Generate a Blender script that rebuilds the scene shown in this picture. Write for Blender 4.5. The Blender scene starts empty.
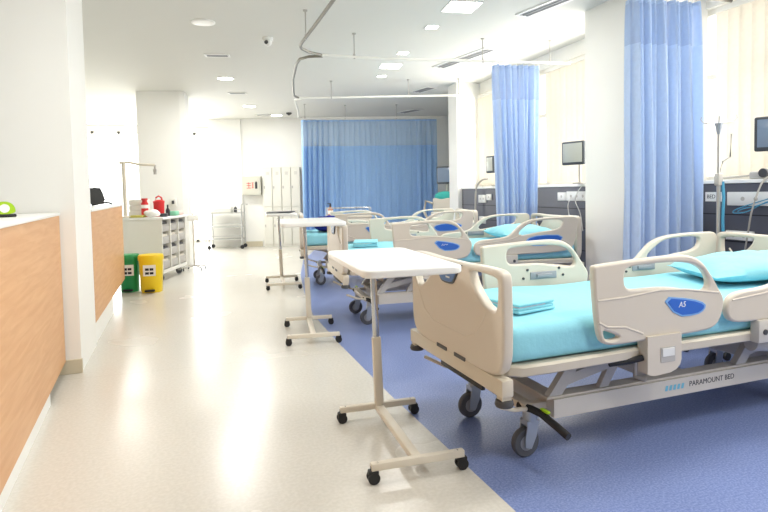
import bpy, bmesh, math, random
from mathutils import Vector, Matrix
random.seed(4)
S = bpy.context.scene
COL = S.collection
R = math.radians
PI = math.pi

# ------------------------------------------------------------------ materials
def lin(c):
    out = []
    for v in c[:3]:
        v /= 255.0
        out.append(v / 12.92 if v <= 0.04045 else ((v + 0.055) / 1.055) ** 2.4)
    return (*out, 1.0)

def mat(name, rgb, rough=0.5, metal=0.0, spec=0.5, vary=0.0, scale=8.0, bump=0.0, coat=0.0, emit=None):
    m = bpy.data.materials.new(name); m.use_nodes = True
    nt = m.node_tree; b = nt.nodes['Principled BSDF']
    b.inputs['Base Color'].default_value = lin(rgb)
    b.inputs['Roughness'].default_value = rough
    b.inputs['Metallic'].default_value = metal
    b.inputs['Specular IOR Level'].default_value = spec
    b.inputs['Coat Weight'].default_value = coat
    if vary or bump:
        tc = nt.nodes.new('ShaderNodeTexCoord')
        nz = nt.nodes.new('ShaderNodeTexNoise'); nz.inputs['Scale'].default_value = scale
        nz.inputs['Detail'].default_value = 4
        nt.links.new(tc.outputs['Object'], nz.inputs['Vector'])
        if vary:
            mx = nt.nodes.new('ShaderNodeMix'); mx.data_type = 'RGBA'
            c = lin(rgb)
            mx.inputs[6].default_value = tuple(max(0, v * (1 - vary)) for v in c[:3]) + (1,)
            mx.inputs[7].default_value = tuple(min(1, v * (1 + vary)) for v in c[:3]) + (1,)
            nt.links.new(nz.outputs['Fac'], mx.inputs[0])
            nt.links.new(mx.outputs[2], b.inputs['Base Color'])
        if bump:
            bp = nt.nodes.new('ShaderNodeBump'); bp.inputs['Strength'].default_value = bump
            bp.inputs['Distance'].default_value = 0.02
            nt.links.new(nz.outputs['Fac'], bp.inputs['Height'])
            nt.links.new(bp.outputs[0], b.inputs['Normal'])
    if emit:
        b.inputs['Emission Color'].default_value = lin(emit[0])
        b.inputs['Emission Strength'].default_value = emit[1]
    return m

def cloth(name, rgb, transl=0.4, alpha=1.0, rough=0.9):
    m = bpy.data.materials.new(name); m.use_nodes = True
    nt = m.node_tree; nt.nodes.clear()
    o = nt.nodes.new('ShaderNodeOutputMaterial')
    d = nt.nodes.new('ShaderNodeBsdfDiffuse'); t = nt.nodes.new('ShaderNodeBsdfTranslucent')
    tc = nt.nodes.new('ShaderNodeTexCoord'); nz = nt.nodes.new('ShaderNodeTexNoise')
    nz.inputs['Scale'].default_value = 30
    nt.links.new(tc.outputs['Object'], nz.inputs['Vector'])
    mc = nt.nodes.new('ShaderNodeMix'); mc.data_type = 'RGBA'
    c = lin(rgb)
    mc.inputs[6].default_value = tuple(v * 0.94 for v in c[:3]) + (1,)
    mc.inputs[7].default_value = tuple(min(1, v * 1.06) for v in c[:3]) + (1,)
    nt.links.new(nz.outputs['Fac'], mc.inputs[0])
    for s in (d, t): nt.links.new(mc.outputs[2], s.inputs['Color'])
    mx = nt.nodes.new('ShaderNodeMixShader'); mx.inputs[0].default_value = transl
    nt.links.new(d.outputs[0], mx.inputs[1]); nt.links.new(t.outputs[0], mx.inputs[2])
    out = mx
    if alpha < 1:
        tr = nt.nodes.new('ShaderNodeBsdfTransparent'); m2 = nt.nodes.new('ShaderNodeMixShader')
        m2.inputs[0].default_value = alpha
        nt.links.new(tr.outputs[0], m2.inputs[1]); nt.links.new(mx.outputs[0], m2.inputs[2]); out = m2
    nt.links.new(out.outputs[0], o.inputs[0])
    return m

def floor_mat(name, rgb, rgb2, rough, speck, tile=None):
    m = bpy.data.materials.new(name); m.use_nodes = True
    nt = m.node_tree; b = nt.nodes['Principled BSDF']
    b.inputs['Roughness'].default_value = rough
    b.inputs['Specular IOR Level'].default_value = 0.5
    tc = nt.nodes.new('ShaderNodeTexCoord')
    nz = nt.nodes.new('ShaderNodeTexNoise'); nz.inputs['Scale'].default_value = speck; nz.inputs['Detail'].default_value = 3
    nt.links.new(tc.outputs['Object'], nz.inputs['Vector'])
    rp = nt.nodes.new('ShaderNodeValToRGB')
    rp.color_ramp.elements[0].position = 0.38; rp.color_ramp.elements[0].color = lin(rgb)
    rp.color_ramp.elements[1].position = 0.66; rp.color_ramp.elements[1].color = lin(rgb2)
    nt.links.new(nz.outputs['Fac'], rp.inputs[0])
    last = rp.outputs[0]
    n2 = nt.nodes.new('ShaderNodeTexNoise'); n2.inputs['Scale'].default_value = 1.3
    nt.links.new(tc.outputs['Object'], n2.inputs['Vector'])
    r2 = nt.nodes.new('ShaderNodeMapRange'); r2.inputs['To Min'].default_value = rough - 0.05; r2.inputs['To Max'].default_value = rough + 0.08
    nt.links.new(n2.outputs['Fac'], r2.inputs[0]); nt.links.new(r2.outputs[0], b.inputs['Roughness'])
    if tile:                                     # welded seams between the vinyl sheets
        br = nt.nodes.new('ShaderNodeTexBrick'); br.offset = 0.0
        br.inputs['Scale'].default_value = 1.0; br.inputs['Mortar Size'].default_value = 0.004
        br.inputs['Brick Width'].default_value = tile[0]; br.inputs['Row Height'].default_value = tile[1]
        br.inputs['Color1'].default_value = br.inputs['Color2'].default_value = (1, 1, 1, 1)
        br.inputs['Mortar'].default_value = (0.92, 0.91, 0.89, 1)
        mp = nt.nodes.new('ShaderNodeMapping'); mp.inputs['Location'].default_value = (7, .45, 0); mp.inputs['Rotation'].default_value = (0, 0, R(4))
        nt.links.new(tc.outputs['Object'], mp.inputs[0]); nt.links.new(mp.outputs[0], br.inputs['Vector'])
        mm = nt.nodes.new('ShaderNodeMix'); mm.data_type = 'RGBA'; mm.blend_type = 'MULTIPLY'
        mm.inputs[0].default_value = 1
        nt.links.new(last, mm.inputs[6]); nt.links.new(br.outputs[0], mm.inputs[7]); last = mm.outputs[2]
    nt.links.new(last, b.inputs['Base Color'])
    return m

def wood_mat(name, rgb, rgb2):
    m = bpy.data.materials.new(name); m.use_nodes = True
    nt = m.node_tree; b = nt.nodes['Principled BSDF']; b.inputs['Roughness'].default_value = 0.42
    tc = nt.nodes.new('ShaderNodeTexCoord'); mp = nt.nodes.new('ShaderNodeMapping')
    mp.inputs['Scale'].default_value = (1.2, 1.2, 14)
    nt.links.new(tc.outputs['Object'], mp.inputs[0])
    nz = nt.nodes.new('ShaderNodeTexNoise'); nz.inputs['Scale'].default_value = 2.2; nz.inputs['Detail'].default_value = 6
    nz.inputs['Distortion'].default_value = 0.6
    nt.links.new(mp.outputs[0], nz.inputs['Vector'])
    rp = nt.nodes.new('ShaderNodeValToRGB')
    rp.color_ramp.elements[0].position = 0.3; rp.color_ramp.elements[0].color = lin(rgb)
    rp.color_ramp.elements[1].position = 0.72; rp.color_ramp.elements[1].color = lin(rgb2)
    nt.links.new(nz.outputs['Fac'], rp.inputs[0]); nt.links.new(rp.outputs[0], b.inputs['Base Color'])
    return m

M = dict(
    wall=mat('wall paint', (240, 239, 234), 0.7, vary=0.015, scale=3),
    ceil=mat('ceiling paint', (222, 221, 214), 0.85, vary=0.01, scale=2),
    grey_wall=mat('grey wall paint', (205, 203, 190), 0.75, vary=0.02),
    skirt=mat('beige skirting', (206, 196, 172), 0.5),
    cream=floor_mat('cream vinyl', (207, 203, 193), (215, 211, 202), 0.24, 60, (30, 2.35)),
    blue_floor=floor_mat('blue speckled vinyl', (106, 125, 177), (142, 156, 201), 0.3, 110),
    wood=wood_mat('beech laminate', (208, 154, 104), (222, 174, 126)),
    white=mat('white laminate', (240, 240, 236), 0.35, vary=0.01),
    white_metal=mat('white enamel', (232, 230, 222), 0.35, vary=0.02),
    off_white=mat('off white enamel', (222, 214, 198), 0.4, vary=0.02),
    bed=mat('ivory moulded plastic', (212, 202, 187), 0.42, vary=0.015, scale=5),
    bed_frame=mat('ivory enamel', (210, 200, 182), 0.4, vary=0.02),
    chassis=mat('warm grey plastic', (206, 200, 190), 0.45, vary=0.02),
    grey=mat('grey enamel', (184, 180, 174), 0.45, vary=0.03),
    dark_grey=mat('dark grey plastic', (70, 70, 72), 0.5, vary=0.05),
    tyre=mat('grey rubber', (84, 86, 92), 0.7, vary=0.05),
    hub=mat('grey hub', (150, 152, 158), 0.5, vary=0.05),
    black=mat('black rubber', (26, 26, 28), 0.55, vary=0.05),
    chrome=mat('chrome', (205, 205, 205), 0.22, 1.0),
    steel=mat('brushed steel', (190, 190, 188), 0.35, 0.9, vary=0.03),
    fork=mat('silver fork', (165, 172, 182), 0.35, 0.6, vary=0.03),
    teal=mat('teal cotton sheet', (150, 214, 228), 0.9, spec=0.1, vary=0.03, scale=40, bump=0.12),
    teal_pillow=mat('teal cotton pillowcase', (154, 216, 230), 0.9, spec=0.1, vary=0.04, scale=14, bump=0.35),
    navy=mat('navy cotton', (44, 52, 130), 0.9, spec=0.1, vary=0.06, scale=12, bump=0.2),
    mattress_dark=mat('dark blue mattress cover', (30, 60, 86), 0.6, vary=0.05),
    pink=mat('pale pink lining', (226, 196, 206), 0.9),
    label_blue=mat('blue label', (48, 104, 196), 0.35, vary=0.03),
    label_rim=mat('pale blue label rim', (120, 170, 225), 0.4),
    label_dark=mat('grey blue label', (86, 128, 186), 0.35, vary=0.04),
    paper=mat('white paper', (240, 240, 236), 0.7),
    ink=mat('dark ink', (40, 42, 50), 0.6),
    cyan_ink=mat('pale cyan ink', (110, 180, 205), 0.6),
    red_ink=mat('red ink', (205, 60, 50), 0.6),
    curtain=cloth('blue curtain cloth', (198, 216, 242), 0.22),
    mesh=cloth('blue curtain netting', (186, 206, 236), 0.25, 0.9),
    curtain_far=cloth('dusty blue curtain cloth', (158, 194, 236), 0.25),
    mesh_far=cloth('dusty blue curtain netting', (176, 202, 230), 0.3, 0.85),
    blind=cloth('cream blind fabric', (232, 226, 214), 0.5),
    pane=mat('bright sky behind glass', (250, 250, 250), 0.2, emit=((255, 250, 240), 0.85)),
    pane_left=mat('bright daylight behind glass', (250, 250, 250), 0.2, emit=((252, 254, 255), 3.5)),
    panel=mat('charcoal laminate', (84, 86, 96), 0.45, vary=0.03),
    groove=mat('black groove', (40, 41, 46), 0.6),
    socket=mat('white socket plastic', (228, 228, 224), 0.4),
    lamp=mat('lamp diffuser', (255, 255, 255), 0.4, emit=((255, 254, 248), 7.0)),
    lamp_off=mat('frosted diffuser', (246, 244, 238), 0.4),
    vent=mat('grey vent slats', (150, 150, 148), 0.5),
    green=mat('green plastic', (30, 148, 84), 0.4, vary=0.03),
    yellow=mat('yellow plastic', (246, 212, 30), 0.4, vary=0.02),
    red=mat('red plastic', (206, 34, 36), 0.4, vary=0.04),
    lime=mat('lime plastic', (166, 206, 30), 0.35),
    screen=mat('dark screen glass', (120, 138, 160), 0.15, vary=0.05),
    screen_pale=mat('pale screen glass', (188, 190, 182), 0.15, vary=0.03),
    bezel=mat('grey bezel', (66, 72, 78), 0.45),
    aqua=mat('aqua cloth', (70, 190, 180), 0.9, vary=0.05),
    tube_blue=mat('blue tubing', (70, 150, 185), 0.3),
    locker=mat('pale grey locker steel', (226, 224, 214), 0.5, vary=0.015),
    amber=mat('amber liquid', (196, 140, 110), 0.3),
    mint=mat('mint plastic', (130, 200, 165), 0.4),
    yellow_tray=mat('olive tray', (196, 186, 90), 0.5),
    pale_pink=mat('pale pink plastic', (236, 200, 190), 0.5),
    rail_shade_tone=mat('aluminium rail shade tone', (136, 132, 122), 0.4, 0.3, vary=0.02),  # corridor run of a track, its shade put into the colour
    rail_lit_tone=mat('aluminium rail lit tone', (236, 234, 226), 0.4),  # paler copy for the cross runs, their light put into the colour
    cable=mat('grey cable', (176, 172, 164), 0.5),
)

# ------------------------------------------------------------------ mesh helpers
class MB:
    """collects shapes into one mesh"""
    def __init__(s): s.bm = bmesh.new()
    def _add(s, vs, mtx=None):
        if mtx is not None: bmesh.ops.transform(s.bm, matrix=mtx, verts=vs)
    def box(s, x0, x1, y0, y1, z0, z1, bev=0.0, seg=2, mtx=None):
        old = set(s.bm.verts)
        r = bmesh.ops.create_cube(s.bm, size=1.0)
        vs = r['verts']
        for v in vs:
            v.co = Vector((x0 + (v.co.x + .5) * (x1 - x0), y0 + (v.co.y + .5) * (y1 - y0), z0 + (v.co.z + .5) * (z1 - z0)))
        if bev > 0:
            es = list({e for v in vs for e in v.link_edges})
            bmesh.ops.bevel(s.bm, geom=es, offset=bev, segments=seg, profile=0.5, affect='EDGES')
            vs = [v for v in s.bm.verts if v not in old]
        s._add(vs, mtx); return s
    def cyl(s, a, b, r, r2=None, n=16, caps=True):
        a, b = Vector(a), Vector(b); d = b - a
        q = d.to_track_quat('Z', 'Y').to_matrix().to_4x4()
        bmesh.ops.create_cone(s.bm, cap_ends=caps, segments=n, radius1=r, radius2=r if r2 is None else r2,
                              depth=d.length, matrix=Matrix.Translation((a + b) / 2) @ q)
        return s
    def ball(s, c, r, sc=(1, 1, 1), n=12):
        bmesh.ops.create_uvsphere(s.bm, u_segments=n * 2, v_segments=n, radius=r,
                                  matrix=Matrix.Translation(c) @ Matrix.Diagonal((*sc, 1)))
        return s
    def tube(s, pts, r, n=10, closed=False):
        pts = [Vector(p) for p in pts]; N = len(pts); rings = []
        up = Vector((0, 0, 1))
        for i, p in enumerate(pts):
            a = pts[(i - 1) % N] if (closed or i > 0) else p
            b = pts[(i + 1) % N] if (closed or i < N - 1) else p
            t = (b - a).normalized()
            u = up if abs(t.dot(up)) < 0.95 else Vector((1, 0, 0))
            x = t.cross(u).normalized(); y = x.cross(t).normalized()
            rings.append([s.bm.verts.new(p + r * (math.cos(2 * PI * k / n) * x + math.sin(2 * PI * k / n) * y)) for k in range(n)])
        m = N if closed else N - 1
        for i in range(m):
            A, B = rings[i], rings[(i + 1) % N]
            for k in range(n):
                s.bm.faces.new((A[k], A[(k + 1) % n], B[(k + 1) % n], B[k]))
        if not closed:
            s.bm.faces.new(rings[0][::-1]); s.bm.faces.new(rings[-1])
        return s
    def grid(s, rows):
        vs = [[s.bm.verts.new(p) for p in r] for r in rows]
        for i in range(len(vs) - 1):
            for j in range(len(vs[0]) - 1):
                s.bm.faces.new((vs[i][j], vs[i][j + 1], vs[i + 1][j + 1], vs[i + 1][j]))
        return s
    def poly(s, pts, d):
        """closed flat outline extruded by vector d"""
        d = Vector(d)
        a = [s.bm.verts.new(Vector(p)) for p in pts]; b = [s.bm.verts.new(Vector(p) + d) for p in pts]
        s.bm.faces.new(a); s.bm.faces.new(b[::-1])
        for i in range(len(a)):
            j = (i + 1) % len(a); s.bm.faces.new((a[j], a[i], b[i], b[j]))
        return s
    def lathe(s, prof, c=(0, 0, 0), n=24):
        rings = [[s.bm.verts.new((c[0] + r * math.cos(2 * PI * k / n), c[1] + r * math.sin(2 * PI * k / n), c[2] + z)) for k in range(n)] for r, z in prof]
        for A, B in zip(rings, rings[1:]):
            for k in range(n): s.bm.faces.new((A[k], A[(k + 1) % n], B[(k + 1) % n], B[k]))
        s.bm.faces.new(rings[0][::-1]); s.bm.faces.new(rings[-1]); return s
    def build(s, name, m, parent=None, smooth=True, sharp=35):
        bmesh.ops.recalc_face_normals(s.bm, faces=s.bm.faces)
        me = bpy.data.meshes.new(name); s.bm.to_mesh(me); s.bm.free()
        return link_mesh(name, me, m, parent, smooth, sharp)

def link_mesh(name, me, m, parent=None, smooth=True, sharp=35):
    for k in (m if isinstance(m, (list, tuple)) else [m]):
        if k is not None: me.materials.append(k)
    if smooth:
        for p in me.polygons: p.use_smooth = True
        me.set_sharp_from_angle(angle=R(sharp))
    o = bpy.data.objects.new(name, me); COL.objects.link(o)
    if parent: o.parent = parent
    return o

def chaikin(pts, n=2):
    for _ in range(n):
        out = []
        for i in range(len(pts)):
            a, b = pts[i], pts[(i + 1) % len(pts)]
            out += [tuple(a[k] * .75 + b[k] * .25 for k in range(2)), tuple(a[k] * .25 + b[k] * .75 for k in range(2))]
        pts = out
    return pts

def plate(loops, thick, bev, frame, smooth_n=2):
    """flat outline with holes, thickness and rounded rim; frame maps (u,v,w) to local space"""
    cu = bpy.data.curves.new('outline', 'CURVE'); cu.dimensions = '2D'; cu.fill_mode = 'BOTH'
    cu.extrude = max(thick / 2 - bev, 0.0005); cu.bevel_depth = bev; cu.bevel_resolution = 2; cu.offset = -bev
    for lp in loops:
        p = chaikin(lp, smooth_n)
        sp = cu.splines.new('POLY'); sp.points.add(len(p) - 1)
        for q, (u, v) in zip(sp.points, p): q.co = (u, v, 0, 1)
        sp.use_cyclic_u = True
    ob = bpy.data.objects.new('outline', cu); COL.objects.link(ob)
    bpy.context.view_layer.update()
    me = bpy.data.meshes.new_from_object(ob.evaluated_get(bpy.context.evaluated_depsgraph_get()))
    bpy.data.objects.remove(ob); bpy.data.curves.remove(cu)
    me.transform(frame); me.materials.clear()
    return me

def frame(o, u, v):
    o, u, v = Vector(o), Vector(u), Vector(v); w = u.cross(v)
    return Matrix(((u.x, v.x, w.x, o.x), (u.y, v.y, w.y, o.y), (u.z, v.z, w.z, o.z), (0, 0, 0, 1)))

def text(name, s, size, fr, m, parent=None, depth=0.0008, shear=0.0):
    cu = bpy.data.curves.new('t', 'FONT'); cu.body = s; cu.size = size; cu.extrude = depth
    cu.align_x = 'CENTER'; cu.align_y = 'CENTER'; cu.shear = shear
    ob = bpy.data.objects.new('t', cu); COL.objects.link(ob); bpy.context.view_layer.update()
    me = bpy.data.meshes.new_from_object(ob.evaluated_get(bpy.context.evaluated_depsgraph_get()))
    bpy.data.objects.remove(ob); bpy.data.curves.remove(cu)
    me.transform(fr); me.materials.clear()
    return link_mesh(name, me, m, parent, False)

def tag(o, label, cat, group=None):
    o['label'] = label; o['category'] = cat
    if group: o['group'] = group
    return o
def thing(name, label, cat, loc=(0, 0, 0), rz=0.0, group=None):
    o = bpy.data.objects.new(name, None); COL.objects.link(o); o.empty_display_size = 0.1
    o.location = loc; o.rotation_euler = (0, 0, R(rz))
    return tag(o, label, cat, group)
def struct(o): o['kind'] = 'structure'; return o
KIDS = {}
def dup(o, loc=None, rz=None, label=None, parent=None, skip=()):
    c = o.copy(); COL.objects.link(c)
    if parent: c.parent = parent
    if loc is not None: c.location = loc
    if rz is not None: c.rotation_euler = (0, 0, R(rz))
    if label: c['label'] = label
    for ch in list(o.children):
        if ch.name.split('.')[0] in skip: continue
        dup(ch, parent=c, skip=skip)
    return c

# ------------------------------------------------------------------ camera (24 mm class lens with a little rise)
F = 560.0; PX, PY = 384.0, 216.0
CAMH = 1.25
yv = Vector(((180 - PX) / F, (195 - PY) / F, 1)).normalized()
xv = Vector(((1930 - PX) / F, (160 - PY) / F, 1)); xv = (xv - yv * xv.dot(yv)).normalized()
dv = yv.cross(xv)
if dv.y < 0: dv = -dv
zv = -dv
cam_d = bpy.data.cameras.new('camera'); cam = bpy.data.objects.new('camera', cam_d); COL.objects.link(cam)
cam_d.sensor_fit = 'HORIZONTAL'; cam_d.sensor_width = 36; cam_d.lens = F / 768 * 36
cam_d.shift_y = -(256 - PY) / 768; cam_d.clip_start = 0.05
rt = Vector((xv.x, yv.x, zv.x)); dn = Vector((xv.y, yv.y, zv.y)); fw = Vector((xv.z, yv.z, zv.z))
up, bk = -dn, -fw
cam.matrix_world = Matrix(((rt.x, up.x, bk.x, 0), (rt.y, up.y, bk.y, 0), (rt.z, up.z, bk.z, CAMH), (0, 0, 0, 1)))
S.camera = cam

# ------------------------------------------------------------------ the setting
CEIL = 3.0
# floor: cream corridor and blue ward floor share one slab, the joint curves with the building
joint = [(1.19, -2.5), (1.18, 1.8), (1.17, 3.2), (1.19, 4.4), (1.24, 5.6), (1.42, 6.9), (1.68, 8.4), (2.1, 10.2), (2.8, 12.2), (3.6, 14.5)]
bm = bmesh.new()
L = [bm.verts.new((-4.2, y, 0)) for x, y in joint]; J = [bm.verts.new((x, y, 0)) for x, y in joint]; Q = [bm.verts.new((7.2, y, 0)) for x, y in joint]
Lb = bm.verts.new((-4.2, 16, 0)); Jb = bm.verts.new((4.4, 16, 0)); Qb = bm.verts.new((7.2, 16, 0)); L.append(Lb); J.append(Jb); Q.append(Qb)
for i in range(len(L) - 1):
    f = bm.faces.new((L[i], J[i], J[i + 1], L[i + 1])); f.material_index = 0
    f = bm.faces.new((J[i], Q[i], Q[i + 1], J[i + 1])); f.material_index = 1
bmesh.ops.recalc_face_normals(bm, faces=bm.faces)
me = bpy.data.meshes.new('floor'); bm.to_mesh(me); bm.free()
struct(link_mesh('floor', me, [M['cream'], M['blue_floor']], smooth=False))
struct(MB().box(-4.3, 7.3, -2.5, 16, CEIL, CEIL + .12).build('ceiling', M['ceil'], smooth=False))
struct(MB().box(-4.3, -4.2, -2.5, 16, 0, CEIL).build('wall_left', M['wall'], smooth=False))

def wall_piece(a, b, z0, z1, th, name, m):
    a, b = Vector((*a, 0)), Vector((*b, 0)); d = (b - a).normalized(); n = Vector((d.y, -d.x, 0))
    if n.x < 0: n = -n
    q = [a, b, b + n * th, a + n * th]
    return struct(MB().poly([(p.x, p.y, z0) for p in q], (0, 0, z1 - z0)).build(name, m, smooth=False))
hw = [(4.46, -2.5), (4.50, 4.1), (4.58, 6.3), (4.78, 8.9), (6.4, 12.6)]
for i, (a, b) in enumerate(zip(hw, hw[1:])):
    if i < 3:
        wall_piece(a, b, 0, 1.27, .12, 'wall_right', M['wall'])
        wall_piece(a, b, 2.82, CEIL, .12, 'wall_right', M['wall'])
    else:
        wall_piece(a, b, 0, CEIL, .12, 'wall_right', M['grey_wall'])
# windows above the bedheads with vertical blinds
def along(a, b, t): return (a[0] + (b[0] - a[0]) * t, a[1] + (b[1] - a[1]) * t)
def window_bay(n, a, b):
    a3, b3 = Vector((*a, 0)), Vector((*b, 0)); d = (b3 - a3); ln = d.length; d.normalize()
    nrm = Vector((d.y, -d.x, 0))
    if nrm.x < 0: nrm = -nrm
    fr = Matrix(((d.x, nrm.x, 0, a[0]), (d.y, nrm.y, 0, a[1]), (0, 0, 1, 0), (0, 0, 0, 1)))
    w = MB(); w.box(0, ln, .09, .11, 1.27, 2.82)
    o = struct(w.build('window_%d' % n, M['pane'], smooth=False)); o.matrix_world = fr
    f = MB()
    k = max(2, int(ln / 1.2))
    for i in range(k + 1):
        x = ln * i / k; f.box(max(0, x - .025), min(ln, x + .025), .05, .09, 1.27, 2.82)
    f.box(0, ln, .05, .09, 1.27, 1.32); f.box(0, ln, .05, .09, 2.77, 2.82); f.box(0, ln, .055, .085, 2.20, 2.24)
    f.build('window_frame', M['white_metal'], o, False)
    return fr, ln
def blinds(fr, x0, x1, label, angle=-14):
    t = thing('vertical_blind', label, 'blind'); t.matrix_world = fr @ Matrix.Translation((x0, -.03, 1.30))
    MB().box(0, x1 - x0, -.02, .02, 1.44, 1.49, .004).build('headrail', M['white_metal'], t, False)
    sl = MB(); n = int((x1 - x0) / .105)
    for i in range(n):
        x = (i + .5) * (x1 - x0) / n; a = R(angle + random.uniform(-11, 9)); c, s = math.cos(a) * .062, math.sin(a) * .062
        sl.grid([[(x - c, -s, 0.02), (x, -.006, 0.02), (x + c, s, 0.02)], [(x - c, -s, 1.44), (x, -.006, 1.44), (x + c, s, 1.44)]])
    o = sl.build('slats', M['blind'], t)
    return t
f1, l1 = window_bay(1, hw[0], hw[1]); f2, l2 = window_bay(2, hw[1], hw[2]); f3, l3 = window_bay(3, hw[2], hw[3])
blinds(f1, l1 - 3.9, l1 - .45, 'cream vertical blind behind the drip stand, at the right edge of the photo')
blinds(f2, .5, l2 - .1, 'cream vertical blind behind the screen between the second curtain and the pillar')
blinds(f3, .1, l3 - .2, 'cream vertical blind in the farthest bay, left of the second curtain')

# pillars
def pillar(pts, m, name='pillar', z1=CEIL):
    return struct(MB().poly([(x, y, 0) for x, y in pts], (0, 0, z1)).build(name, m, smooth=False))
pillar([(3.87, 4.65), (4.52, 4.65), (4.52, 3.80), (3.83, 3.80)], M['wall'])
pillar([(4.36, 8.68), (4.80, 8.70), (4.75, 8.25), (4.30, 8.25)], M['wall'])
pillar([(-.70, 4.45), (-.70, 5.20), (-2.6, 5.20), (-2.6, 4.45)], M['wall'], 'wall_near')
pillar([(-.64, 10.30), (.04, 10.12), (.125, 10.12), (.20, 10.7), (-.58, 10.85)], M['wall'])
struct(MB().box(-2.6, -.692, 4.435, 4.46, 0, .1, .004).build('baseboard_near', M['skirt'], smooth=False))
# far walls
def wall_seg(name, a, b, z0=0, z1=CEIL, th=.12, m='wall'):
    a, b = Vector((*a, 0)), Vector((*b, 0)); d = (b - a).normalized(); n = Vector((-d.y, d.x, 0))
    q = [a, b, b + n * th, a + n * th]
    return struct(MB().poly([(p.x, p.y, z0) for p in q], (0, 0, z1 - z0)).build(name, M[m], smooth=False))
wall_seg('wall_far', (1.36, 13.55), (6.4, 11.9))
pillar([(.66, 13.75), (1.38, 13.50), (1.5, 13.9), (.8, 14.3)], M['wall'])
struct(MB().poly([(1.38, 13.53, 0), (1.80, 13.39, 0), (1.797, 13.375, 0), (1.377, 13.515, 0)], (0, 0, .12)).build('baseboard_far', M['skirt'], smooth=False))
# back left: bright glazing
wall_seg('wall_back', (-4.2, 15.3), (-2.55, 15.3))
wall_seg('wall_back', (-2.55, 15.3), (2.0, 15.3), 2.85, CEIL)
wall_seg('wall_back', (-2.55, 15.3), (-.2, 15.3), 0, .55)
wall_seg('wall_back', (1.0, 15.3), (2.4, 15.3))
def big_window(n, x0, x1, z0, z1, nb):
    o = struct(MB().box(x0, x1, 15.36, 15.38, z0, z1).build('window_%d' % n, M['pane_left'], smooth=False))
    f = MB()
    for i in range(nb + 1):
        x = x0 + (x1 - x0) * i / nb; f.box(max(x0, x - .03), min(x1, x + .03), 15.3, 15.36, z0, z1)
    f.box(x0, x1, 15.3, 15.36, z0, z0 + .06); f.box(x0, x1, 15.3, 15.36, z1 - .06, z1)
    f.build('window_frame', M['white_metal'], o, False)
big_window(4, -2.55, -.2, .55, 2.85, 4)
big_window(5, -.2, 1.0, 0.02, 2.85, 2)

# ------------------------------------------------------------------ reception counters
def counter(name, label, x, y0, y1, ky1, depth=.62, rz=0, kz=.095):
    t = thing(name, label, 'counter', (x, y0, 0), rz)
    ln = y1 - y0
    MB().box(-.03, 0, 0, ln, kz, 1.124, .002).build('front_panel', M['wood'], t, False)
    MB().box(-depth, -.04, 0, ln, kz, 1.11, .002).build('carcass', M['white'], t, False)
    MB().box(-.40, -.012, 0, ky1 - y0, 0, kz).build('kick_board', M['white'], t, False)
    MB().box(-.34, .008, 0, ln, 1.125, 1.145, .004).build('worktop', M['white'], t)
    return t
counter('reception_counter', 'wood fronted reception counter with white top in the near left corner', -.60, .6, 4.43, 3.82, rz=2.9)
counter('reception_counter', 'wood fronted reception counter beyond the white wall end, beside the green bin', -.70, 5.22, 7.86, 6.6, kz=.19)
# lime tape dispenser on the near counter
t = thing('tape_dispenser', 'lime green tape dispenser on the near reception counter', 'dispenser', (-.925, 3.66, 1.145), 20)
MB().box(-.055, .055, -.03, .03, 0, .018, .006).build('base', M['black'], t)
o = MB().poly([(x * 1.0, -.025, z) for x, z in chaikin([(-.05, .018), (.05, .018), (.052, .05), (.03, .085), (-.02, .09), (-.05, .06)], 2)], (0, .05, 0)).build('body', M['lime'], t)
MB().cyl((0, -.027, .05), (0, .027, .05), .024, n=24).build('tape_roll', M['paper'], t)
# dark slanted screen standing on the far counter
t = thing('desk_display', 'black slanted desk display standing on the second reception counter', 'display', (-.84, 7.05, 1.146), 0)
MB().poly([(x, -.02, z) for x, z in chaikin([(-.16, .02), (.055, .02), (.0, .20), (-.02, .205), (-.16, .205)], 1)], (0, .05, 0)).build('housing', M['dark_grey'], t)
MB().poly([(x, .031, z) for x, z in ((-.14, .04), (.025, .04), (-.015, .185), (-.14, .185))], (0, .004, 0)).build('screen', M['screen'], t)
MB().tube([(-.10, 0, .012), (.05, 0, .035), (.09, 0, .028), (.115, 0, .012)], .012).build('foot', M['black'], t)

# ------------------------------------------------------------------ hospital bed
def fbpts():
    half = [(-.472, .60), (-.467, .545), (-.445, .495), (-.40, .465), (-.30, .455), (0, .452)]
    right = [(-p[0], p[1]) for p in half[::-1]][1:]
    top_r = [(.474, .70), (.472, .84), (.469, .885), (.455, .908), (.42, .917), (.30, .918), (.17, .912), (.10, .912)]
    top_l = [(-p[0], p[1]) for p in top_r[::-1]]
    return half + right + top_r + top_l
def fbhole(s):
    h = [(.185, .878), (.20, .886), (.27, .888), (.39, .884), (.425, .876), (.43, .86), (.428, .79), (.418, .752), (.40, .742), (.345, .742), (.30, .762), (.215, .826)]
    return [(s * a, b) for a, b in h]
FOOT_RAIL = [(.431, .875), (.428, .906), (.455, .911), (.56, .917), (.72, .925), (.90, .93), (.99, .922), (1.06, .89), (1.12, .82), (1.16, .76), (1.20, .71), (1.195, .655), (1.175, .60), (1.13, .565), (1.03, .556), (.80, .554), (.60, .548), (.50, .552), (.463, .58), (.447, .67), (.433, .80)]
FOOT_HOLE = [(.596, .85), (.605, .882), (.64, .893), (.80, .900), (.975, .892), (1.06, .858), (1.102, .80), (1.096, .758), (1.05, .750), (.98, .762), (.86, .784), (.74, .789), (.635, .788), (.60, .805)]
FOOT_TRI = [(.479, .622), (.497, .616), (.572, .588), (.56, .575), (.49, .575)]
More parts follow.
